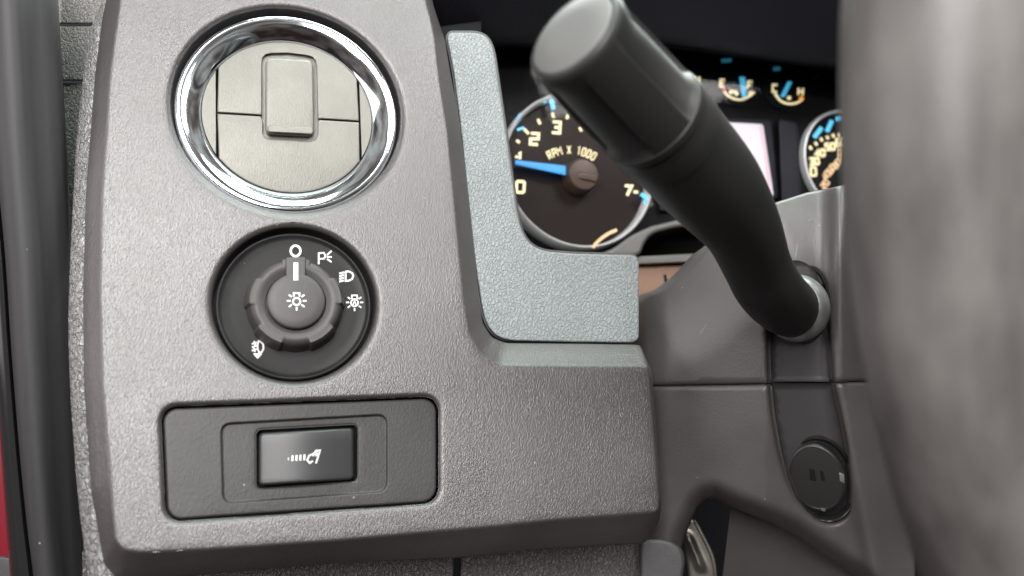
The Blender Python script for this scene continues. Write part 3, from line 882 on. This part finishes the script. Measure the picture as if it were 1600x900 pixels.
# speedometer
fs, spd = gauge_ring(1336, 252, 87, 'bezel_ring', 'speedometer', 'dial2', hz=0.35)
spd['label'] = 'speedometer half hidden by steering wheel'
for t_, x, y, s_ in (('0', 1271, 268, 13), ('30', 1272, 252, 10), ('40', 1281, 239, 10), ('50', 1297, 229, 10), ('60', 1315, 222, 11), ('70', 1338, 220, 11)):
    strokes('numeral', glyphs(t_, x, y, s_, -4, .85, .3), 3.1, FC, hd, 'cream', spd)
for x, y in ((1266.5, 231), (1275, 224.5), (1283.5, 218), (1293, 215), (1302, 212), (1312, 211)):
    strokes('tick', [([(x - 1.5, y - 2.5), (x + 1.5, y + 2.5)], False)], 4.2, FC, hd, 'cream', spd)
for t_, x, y in (('20', 1289, 288), ('40', 1291, 274), ('60', 1299, 264), ('80', 1308, 256), ('0', 1313, 246), ('M', 1313, 236)):
    strokes('inner_numeral', glyphs(t_, x, y, 9, -55 if len(t_) > 1 else 0, .8, .3), 2.4, FC, hd, 'cream_dim', spd)
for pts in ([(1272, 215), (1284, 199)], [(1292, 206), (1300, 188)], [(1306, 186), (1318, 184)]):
    strokes('blue_glint', [(pts, False)], 7, FC, 0.0002, 'cyan', spd)  # painted blue reflections on the speedometer rim
# small gauges
def small(cx, cy, name, lab, lets, arc, needle, marks):
    f = FC.moved(FC.at(cx, cy)); r = 40 * f.O.y / FPX
    d = lathe(name, f, [(r, -0.0082), (r * .98, -0.0062), (r * .9, -0.0066), (0, -0.0066)], 'dial2', clu, n=64)
    d['label'] = lab
    for t_, x, y in lets: strokes('letter', glyphs(t_, x, y, 11, 3, .9), 3.4, FC, hd, 'cream', d)
    if arc: strokes('scale_arc', [(chaikin(arc, 2, False), False)], 3.6, FC, hd, 'cream', d)
    if needle: plate('needle', resample(needle, 8), FC, -0.004, -0.001, 1.5, 'cyan', d)
    for m_, a, b in marks: strokes('scale_mark', [([a, b], False)], 5.5, FC, hd + .0002, m_, d)
    return d
dH = small(1062, 118, 'small_gauge', 'small gauge mostly hidden by stalk', [('H', 1089, 125)], None, None, [])
dE = small(1152, 122, 'small_gauge', 'fuel gauge with red mark', [('E', 1129, 130), ('F', 1172, 133)], [(1131, 143), (1141, 153), (1158, 157), (1172, 150), (1179, 143)],
      [(1155, 120), (1164, 120), (1167, 151), (1160, 153)], [('redmark', (1130, 141), (1134, 138)), ('cream', (1140, 146), (1145, 141)), ('cream', (1147, 142), (1153, 148)), ('cream', (1170, 148), (1174, 143))])
dT = small(1232, 130, 'small_gauge', 'temperature gauge with orange mark', [('C', 1211, 138), ('H', 1251, 143)], [(1212, 148), (1219, 158), (1232, 163), (1246, 161), (1255, 154)],
      [(1231, 127), (1238, 128), (1226, 152), (1219, 151)], [('orange', (1249, 155), (1255, 151)), ('cream', (1230, 153), (1236, 153)), ('cream', (1211, 150), (1214, 147))])
strokes('teal_glimmer', [([(1127, 95), (1143, 94)], False)], 6, FC, -0.0058, 'teal', dE)  # teal glimmers above the gauges, painted as faintly glowing strokes
strokes('teal_glimmer', [([(1208, 108), (1219, 107)], False)], 6, FC, -0.0058, 'teal', dT)
# screen
sq = rrect((1040, 186), (1192, 194), (1209, 306), (1040, 318), 4)
scr_b = plate('screen_frame', resample(rrect((1030, 180), (1205, 188), (1217, 309), (1030, 330), 5), 20), FC, -0.010, -0.0042, 2, 'hood', clu)
plate('screen', resample(sq, 20), FC, -0.008, -0.0036, 1, 'screen', scr_b)
strokes('screen_line', [(chaikin([(1188, 197), (1197, 245), (1203, 300)], 1, False), False)], 2.6, FC, -0.0032, 'pink', scr_b)
plate('divider', resample(rrect((1216, 186), (1246, 192), (1252, 330), (1222, 330), 6), 14), FC, -0.010, 0.001, 4, 'hood', clu)
plate('upper_shade', resample(rrect((1010, 62), (1320, 92), (1320, 100), (1010, 70), 2), 30), FC, -0.010, 0.012, 3, 'hood', clu)
strokes('hood_scratch', [([(1271, 123), (1286, 113)], False)], 2, FC, 0.0, 'bezel', clu)
# clear lens over the dials
V = [FC.at(x, y, 0.016) for x, y in ((690, 20), (1330, 50), (1420, 420), (700, 400))]
V += [v - FC.N * 0.0015 for v in V]
mk('clear_lens', V, [(3, 2, 1, 0), (4, 5, 6, 7), (0, 1, 5, 4), (1, 2, 6, 5), (2, 3, 7, 6), (3, 0, 4, 7)], 'lens', clu, smooth=False)
# lower bezel lip, dark slot and brown strip under it
FL = Frame(P(1030, 380, 0.485), (0.2, -0.93, 0.3), (0, 0.3, 0.95))
lip = chaikin(resample([(930, 400), (958, 388), (985, 368), (1015, 354), (1060, 343), (1140, 325), (1160, 345), (1100, 350), (1050, 357), (1020, 365), (1007, 378), (1000, 400)], 20), 2)
plate('lower_bezel', resample(lip, 8), FL, -0.03, 0.0, 5, 'bezel', clu)
plate('slot_floor', resample([(1003, 372), (1040, 352), (1220, 330), (1220, 480), (1003, 480)], 40), FL, -0.05, -0.035, 2, 'dark', clu)
plate('lower_rail', resample(rrect((900, 405), (1130, 394), (1130, 408), (900, 418), 3), 12), FL, -0.02, -0.004, 3, 'bezel', clu)
br = plate('brown_strip', resample(rrect((900, 416), (1130, 406), (1130, 520), (900, 520), 4), 16), FL, -0.02, -0.008, 2, 'brown', clu)
plate('slit', resample(rrect((1037, 429), (1041, 429), (1044, 446), (1040, 446), 1), 4), FL, -0.009, -0.0074, .5, 'dark', br)

# ================================================================== STEERING COLUMN
colm = thing('steering_column', 'grey plastic steering column shroud with horizontal seam and U shaped recess', 'column shroud', P(1200, 900, 0.42))
top_line = [(980, 484), (1012, 462), (1040, 452), (1062, 436), (1080, 418), (1100, 396), (1150, 360), (1207, 318), (1260, 301), (1320, 289), (1430, 272)]
bot_line = [(1065, 858), (1072, 834), (1080, 815), (1090, 793), (1103, 781), (1115, 779), (1142, 793), (1200, 815), (1240, 835), (1290, 870), (1340, 905), (1400, 960)]
pocket = chaikin(resample([(1196, 560), (1198, 602), (1203, 650), (1212, 700), (1224, 752), (1240, 788), (1265, 815), (1295, 826), (1322, 818), (1333, 798), (1334, 760), (1328, 700), (1316, 640), (1306, 600), (1300, 540), (1296, 470), (1285, 420), (1255, 396), (1222, 400), (1203, 440), (1196, 500)], 26), 2)
def shroud_depth(pts):
    x, y = pts[:, 0], pts[:, 1]
    d = 0.425 - np.clip((x - 1000) / 195, -.3, 1) * 0.030
    d = d + np.clip((1045 - x) / 45, 0, 2) ** 2 * 0.012
    xr = 1314 + np.clip(y - 600, 0, 400) * 0.19
    d = d - 0.0075 * np.exp(-((x - xr) / 20.0) ** 2)
    d = d + np.clip((x - xr - 14) / 60, 0, 3) ** 2 * 0.03
    ds = seg_dist(pts, top_line, False)
    d = d + 0.012 * np.clip(1 - ds / 130, 0, 1) ** 1.8
    db = seg_dist(pts, bot_line, False)
    d = d + 0.014 * np.clip(1 - db / 30, 0, 1) ** 2
    d = d + np.clip((y - 620) / 300, 0, 1) ** 2 * 0.004
    sd = seg_dist(pts, pocket); i = inside(pts, pocket)
    wl = 4.5 + 15 * sstep((y - 690) / 110)
    fade = sstep((y - 430) / 70)
    d = d + np.where(i, (0.0048 + 0.0022 * sstep((y - 690) / 110)) * sstep(sd / wl), 0) * fade
    return d
def shroud_sheet(name, loop, material, extra_lines=(), seam=None):
    loop = resample(loop, 9)
    rings = [resample(pocket, 5), inset(pocket, 2.5), inset(pocket, 5), inset(pocket, 8), inset(loop, 4)]
    pv, tf = fill(loop, (), rings, grid=5.5)
    # refine with pocket ring points already close through the fine grid
    dd = shroud_depth(pv)
    if seam is not None:
        k = np.abs(pv[:, 1] - (seam(pv[:, 0]))) < 3.0
        dd = dd + np.where(k, 0.0010, 0)
    V = [P(p[0], p[1], z) for p, z in zip(pv, dd)]
    F = orient(V, tf)
    ld = shroud_depth(np.array(loop))
    a = [P(p[0], p[1], z + (0.001 if seam is not None and abs(p[1] - seam(np.array([p[0]]))[0]) < 3 else 0)) for p, z in zip(loop, ld)]
    b = [v + Vector((0, 0.03, 0)) for v in a]
    V2, F2 = loops_mesh([a, b]); s = len(V); V += V2; F += [tuple(i + s for i in f) for f in F2]
    o = mk(name, V, F, material, colm); weld(o, 3e-6); return o
seamf = lambda x: np.interp(x, [980, 1017, 1196, 1320, 1430], [603.5, 603, 600, 596.5, 596.5])
up_loop = top_line + [(1430, 595.5), (1320, 595.5), (1196, 599), (1017, 602), (980, 602.5)]
lo_loop = [(980, 604.5), (1017, 604), (1196, 601), (1320, 597.5), (1430, 597.5), (1430, 985), (1420, 985)] + bot_line[::-1] + [(1050, 885), (980, 900)]
shroud_sheet('upper_shroud', up_loop, 'shroud', seam=seamf)
shroud_sheet('lower_shroud', lo_loop, 'shroud', seam=seamf)
# underside of the lower shroud
bl2 = [(1142, 792), (1200, 814), (1240, 834), (1290, 869), (1340, 904), (1400, 959), (1440, 1000)]
rows = []
for k in range(7):
    t = k / 6
    rows.append([P(x + (1122 + i * 30 - x) * t * (0.35 if i else 1), y + (960 + 20 * i - y) * t * (1 if i < 4 else .6), 0.438 - 0.0001 * (x - 1142) + 0.012 * t) for i, (x, y) in enumerate(bl2)])
pgrid('underside', rows, 'shroud', colm)
# darker recessed facing inside the U
for pts, w_ in (([(1246, 380), (1243, 402)], 1.3), ([(1248, 536), (1246.5, 560), (1246.5, 590)], 1.2), ([(1241, 541), (1236, 556)], 1.4), ([(1246, 541), (1240, 558)], 1.1),
                ([(1100, 512), (1094, 522)], 1.2), ([(1103, 507), (1100, 514)], 1.0), ([(1286, 657), (1284, 662)], 1.8), ([(1262, 345), (1270, 341)], 1.2), ([(1278, 352), (1282, 352)], 1.4)):
    class Sh:
        N = Vector((0, -1, 0))
        def at(s, px, py, h): return P(px, py, float(shroud_depth(np.array([[px, py]]))[0]) - 0.00025)
    strokes('scratch', [(pts, False)], w_, Sh(), 0, 'collar', colm)
fl_in = resample(inset(pocket, 9), 6)
for nm, keep in (('recess_facing', lambda q: np.clip(q, 0, 596.2)), ('recess_facing', lambda q: np.clip(q, 598.6, 9999))):
    lp = [(x, float(keep(y))) for x, y in fl_in]
    cl = [lp[0]]
    for p in lp[1:]:
        if math.dist(p, cl[-1]) > 0.5: cl.append(p)
    pv, tf = fill(cl, grid=8)
    dd = shroud_depth(pv) - 0.0009
    V = [P(p[0], p[1], z) for p, z in zip(pv, dd)]; F = orient(V, tf)
    a = [P(p[0], p[1], z) for p, z in zip(cl, shroud_depth(np.array(cl)) - 0.0009)]; b = [v + Vector((0, 0.003, 0)) for v in a]
    V2, F2 = loops_mesh([a, b]); s_ = len(V); V += V2; F += [tuple(i + s_ for i in f) for f in F2]
    o = mk(nm, V, F, 'pocket', colm); weld(o, 3e-6)
# hole the stalk comes out of
na = Vector((-0.80, -0.58, 0.06))
FH = Frame(P(1263, 476, 0.3985), (-0.42, -0.90, 0.05), (0.08, 0, 1))
rh2 = 62 * FH.O.y / FPX
lathe('stalk_socket', FH, [(rh2 * .62, 0.0030), (rh2 * .60, 0.0046), (rh2 * .55, 0.0046), (rh2 * .50, 0.002), (rh2 * .2, 0.0)], 'gloss', colm, n=80, auto=50,
      rad=lambda t, r, h: (r * math.sqrt(1 / ((math.cos(t) / .86) ** 2 + (math.sin(t) / 1.60) ** 2)), h))

# ================================================================== STALK
stalk = thing('turn_signal_stalk', 'thick black turn signal stalk with fat ribbed end knob leaving the steering column', 'stalk', P(1262, 478, 0.395))
ax = [(893, 52, .258, 178), (970, 133, .274, 184), (1022, 188, .287, 175), (1060, 230, .300, 166), (1113, 291, .318, 152), (1156, 351, .334, 122), (1181, 410, .350, 105),
      (1195, 440, .358, 103), (1210, 461, .367, 100), (1226, 476, .378, 95), (1236, 482, .388, 90)]
axs = catmull(ax, 8)
kn = next(i for i, p in enumerate(axs) if p[0] > 1020)
def seg_tube(name, part, material, parent, grow=None):
    pts = [P(p[0], p[1], p[2]) for p in part]
    rad = [p[3] / 2 * p[2] / FPX for p in part]
    if grow: rad = [r * g for r, g in zip(rad, grow)]
    return pts, rad
pts, rad = seg_tube('arm', axs[kn:], 'stalk', stalk)
arm = tube('arm', pts, rad, 'stalk', stalk, n=64)
d0 = (pts[0] - pts[1]).normalized()
# rings at the foot of the knob
tube('joint_ring', [pts[0] + d0 * 0.0005, pts[1], pts[3], pts[5], pts[5] - d0 * 0.0005], [rad[0] * .975, rad[0] * 1.0, rad[3] * 1.012, rad[5] * 1.015, rad[5] * .98], 'stalk', stalk, n=64)
# end knob with flats and a raised rib
pk, rk = seg_tube('end_knob', axs[:kn + 1], 'stalk', stalk)
r0 = rk[0]
axis = (pk[0] - pk[6]).normalized()
FE = Frame(pk[0], axis, (0, 0, 1))
Lk = (pk[-1] - pk[0]).length
rm = lambda h: r0 + (rk[-1] - r0) * (-h / Lk)
prof = [(rm(-Lk) * 1.0, -Lk), (rm(-Lk) * 1.01, -Lk + 0.001), (rm(-Lk) * 1.01, -Lk + 0.003), (rm(-.95 * Lk), -Lk * .93), (rm(-.9 * Lk), -Lk * .86), (rm(-.6 * Lk), -Lk * .5), (rm(-.2 * Lk), -Lk * .22),
        (r0, -0.0035), (r0 * .985, -0.0018), (r0 * .95, -0.0006), (r0 * .91, 0.0), (r0 * .88, 0.0001), (r0 * .865, -0.0004)]
def knobrad(t, r, h):
    if -Lk * .9 < h < -Lk * .2:
        a = math.degrees(t) % 360
        f = 0
        for c in (20, 140, 260):
            d = abs((a - c + 180) % 360 - 180)
            f = max(f, 1 if d < 34 else (0 if d > 38 else (38 - d) / 4))
        return (r - 0.0019 * f, h)
    return (r, h)
ek = lathe('end_knob', FE, prof, 'stalk', stalk, n=180, rad=knobrad, auto=40)
lathe('end_face', FE, [(r0 * .865, -0.0012), (r0 * .86, -0.0002), (r0 * .82, 0.0004), (r0 * .4, 0.0011), (0, 0.0012)], 'stalk_cap', ek, n=96, auto=60)
# grey collar at the column end
rc = 53 * .392 / FPX
pe = P(1238, 482, .3875); da = Vector((0.72, 0.62, 0.02)).normalized()
FCo = Frame(pe, -da, (0, 0, 1))
lathe('collar', FCo, [(rc * .2, 0.0015), (rc * .86, 0.0015), (rc * .95, 0.0002), (rc, -0.0022), (rc * .99, -0.0050), (rc * .93, -0.0075), (rc * .8, -0.009), (rc * .2, -0.0095)], 'collar', stalk, n=80, auto=45)

# ================================================================== ROUND PLUG IN THE COLUMN
plug = thing('round_plug', 'round black plug with two small slots at the bottom of column recess', 'plug', P(1285, 810, 0.40))
FG = Frame(P(1276, 744, 0.3990), (-0.36, -0.93, -0.06), (-0.25, 0, 1))
rg = 58 * .393 / FPX
lathe('face_disc', FG, [(rg * .95, -0.004), (rg * .95, 0.0020), (rg * .92, 0.0030), (rg * .86, 0.0033), (rg * .84, 0.0029), (rg * .5, 0.0033), (0, 0.0033)], 'plug', plug, n=96, auto=50, rad=lambda t, r, h: (r * math.sqrt(1 / ((math.cos(t) / .78) ** 2 + math.sin(t) ** 2)), h))
FG2 = Frame(P(1284, 747, 0.4000), (-0.30, -0.95, -0.05), (-0.25, 0, 1))
lathe('socket_ring', FG2, [(rg * 1.20, -0.004), (rg * 1.20, 0.002), (rg * 1.15, 0.0032), (rg * 1.09, 0.0026), (rg * 1.04, -0.001), (rg * .3, -0.0015)], 'gloss', plug, n=96, auto=60, rad=lambda t, r, h: (r * math.sqrt(1 / ((math.cos(t) / .72) ** 2 + math.sin(t) ** 2)), h))
plate('slot', resample([(1264, 732), (1273, 734), (1275, 752), (1266, 750)], 5), FG, 0.003, 0.0036, .6, 'dark', plug)
plate('slot', resample([(1281, 735), (1287, 737), (1289, 752), (1283, 750)], 5), FG, 0.003, 0.0036, .6, 'dark', plug)
plate('clip', resample([(1311, 738), (1319, 741), (1320, 756), (1312, 752)], 5), FG2, 0.001, 0.006, 1, 'collar', plug)  # highlight on the socket ring, painted as a light grey piece
plate('clip', resample([(1283, 793), (1290, 795), (1289, 800), (1283, 798)], 4), FG, 0.002, 0.0042, .8, 'collar', plug)

# ================================================================== STEERING WHEEL
UW = Vector((0.82, 0.57, 0)).normalized(); AW = Vector((0, 0, 1))
Pl = P(1459, 120, 0.185); RW = 0.21
CW = Pl + UW * RW
wheel = thing('steering_wheel', 'blurred grey leather steering wheel rim close at the right edge', 'steering wheel', CW - AW * RW)
FW = Frame(CW, UW.cross(AW) if UW.cross(AW).y < 0 else -UW.cross(AW), AW)
rt = 0.0190
prof = [(RW + rt * math.cos(a), rt * 1.02 * math.sin(a)) for a in [2 * math.pi * i / 32 for i in range(32)]]
lathe('rim', FW, prof, 'wheel', wheel, n=200, auto=None, closed_prof=True)
lathe('hub', FW, [(0.07, -0.045), (0.075, -0.02), (0.066, -0.008), (0.03, -0.003), (0, -0.002)], 'plate', wheel, n=64, auto=50)
for a in (8, 172, 270):
    dirv = FW.U * math.cos(R(a)) + FW.V * math.sin(R(a)); sd = FW.V * math.cos(R(a)) - FW.U * math.sin(R(a))
    rows = []
    for k in range(9):
        t = k / 8; c = CW + dirv * (0.05 + (RW - 0.05) * t) - FW.N * (0.022 * (1 - t)); hw = 0.03 - 0.012 * t
        rows.append([c + sd * hw * math.cos(q) + FW.N * 0.008 * math.sin(q) for q in [2 * math.pi * i / 20 for i in range(20)]])
    V, F = loops_mesh(rows)
    o = mk('spoke', V, F, 'plate', wheel); weld(o, recalc=True)

# ================================================================== BRAKE PEDAL ARM
ped = thing('brake_pedal', 'bare metal pedal arm hanging below the steering column', 'pedal', P(1098, 980, 0.47))
FA = Frame(P(1095, 860, 0.47), (-0.25, -0.95, 0.1), (0, 0, 1))
al = chaikin(resample([(1070, 800), (1086, 814), (1104, 846), (1116, 872), (1120, 900), (1122, 985), (1080, 985), (1076, 900), (1068, 850), (1062, 815)], 12), 2)
arm_h = lambda pts: 0.0030 * np.exp(-(((pts[:, 0] - (1084 + (pts[:, 1] - 860) * .42)) / 5.5) ** 2)) * sstep((pts[:, 1] - 826) / 18) * sstep((896 - pts[:, 1]) / 12)
plate('lever', resample(al, 6), FA, -0.008, 0.0, 3, 'steel', ped, hf=arm_h, grid=3.5)
fl = chaikin([(1087, 812), (1105, 845), (1117, 871), (1121, 900), (1123, 985), (1118, 985), (1115.5, 900), (1112, 873), (1100, 847), (1083, 815)], 2)
plate('flange', resample(fl, 6), FA, -0.008, 0.0042, 1.6, 'steel', ped)

# ================================================================== DOOR SEAL AND RED BODY AT LEFT
seal = thing('door_seal', 'black rubber door pillar seal running down the left edge', 'door seal', P(60, 940, 0.33))
ys = [-60, 0, 120, 250, 400, 550, 700, 820, 900, 980]
xr_ = [86, 91, 98, 105, 113, 118, 125, 131, 136, 142]
xl_ = [-30, -22, -15, -6, 8, 18, 30, 42, 52, 60]
xe_ = [-60, -52, -46, -38, -22, -10, 2, 11, 17, 23]
cs = catmull(list(zip(ys, xr_, xl_, xe_)), 5)
rows = []
prof = [(0.0, .415), (0.0, .372), (.03, .366), (.10, .361), (.25, .357), (.45, .352), (.55, .347), (.70, .3445), (.85, .344), (.95, .345), (1.0, .349), (1.0, .40)]
for t, d in prof:
    rows.append([P(xr + (xl - xr) * t, y, d) for y, xr, xl, xe in cs])
pgrid('main_seal', rows, 'seal', seal, auto=60)
rows = []
for t, d in [(-.12, .39), (0.0, .3535), (.15, .351), (.45, .3505), (.75, .352), (.95, .356), (1.0, .362), (1.0, .42)]:
    rows.append([P(xl + (xe - xl) * t - 1.5, y, d) for y, xr, xl, xe in cs])
pgrid('outer_lip', rows, 'gloss', seal, auto=60)
FR = Frame(P(0, 780, 0.46), (0.35, -0.93, 0.1), (0, 0, 1))
rd = plate('red_body_panel', resample([(-260, 668), (-10, 668), (30, 720), (60, 1000), (-260, 1000)], 40), FR, -0.02, 0.0, 6, 'red', None, FR.at(0, 990))
tag(rd, 'glossy red painted body panel showing at lower left edge', 'car body')
ht = thing('hinge_cover', 'small dark rubber lump in the bottom left corner', 'rubber cover', P(6, 930, 0.40))
FHc = Frame(P(8, 890, 0.40), (0.2, -0.96, 0.1), (0, 0, 1))
plate('cover', resample(chaikin([(-60, 872), (8, 868), (20, 873), (26, 900), (40, 960), (-60, 960)], 2), 8), FHc, -0.01, 0.0, 4, 'pocket', ht)
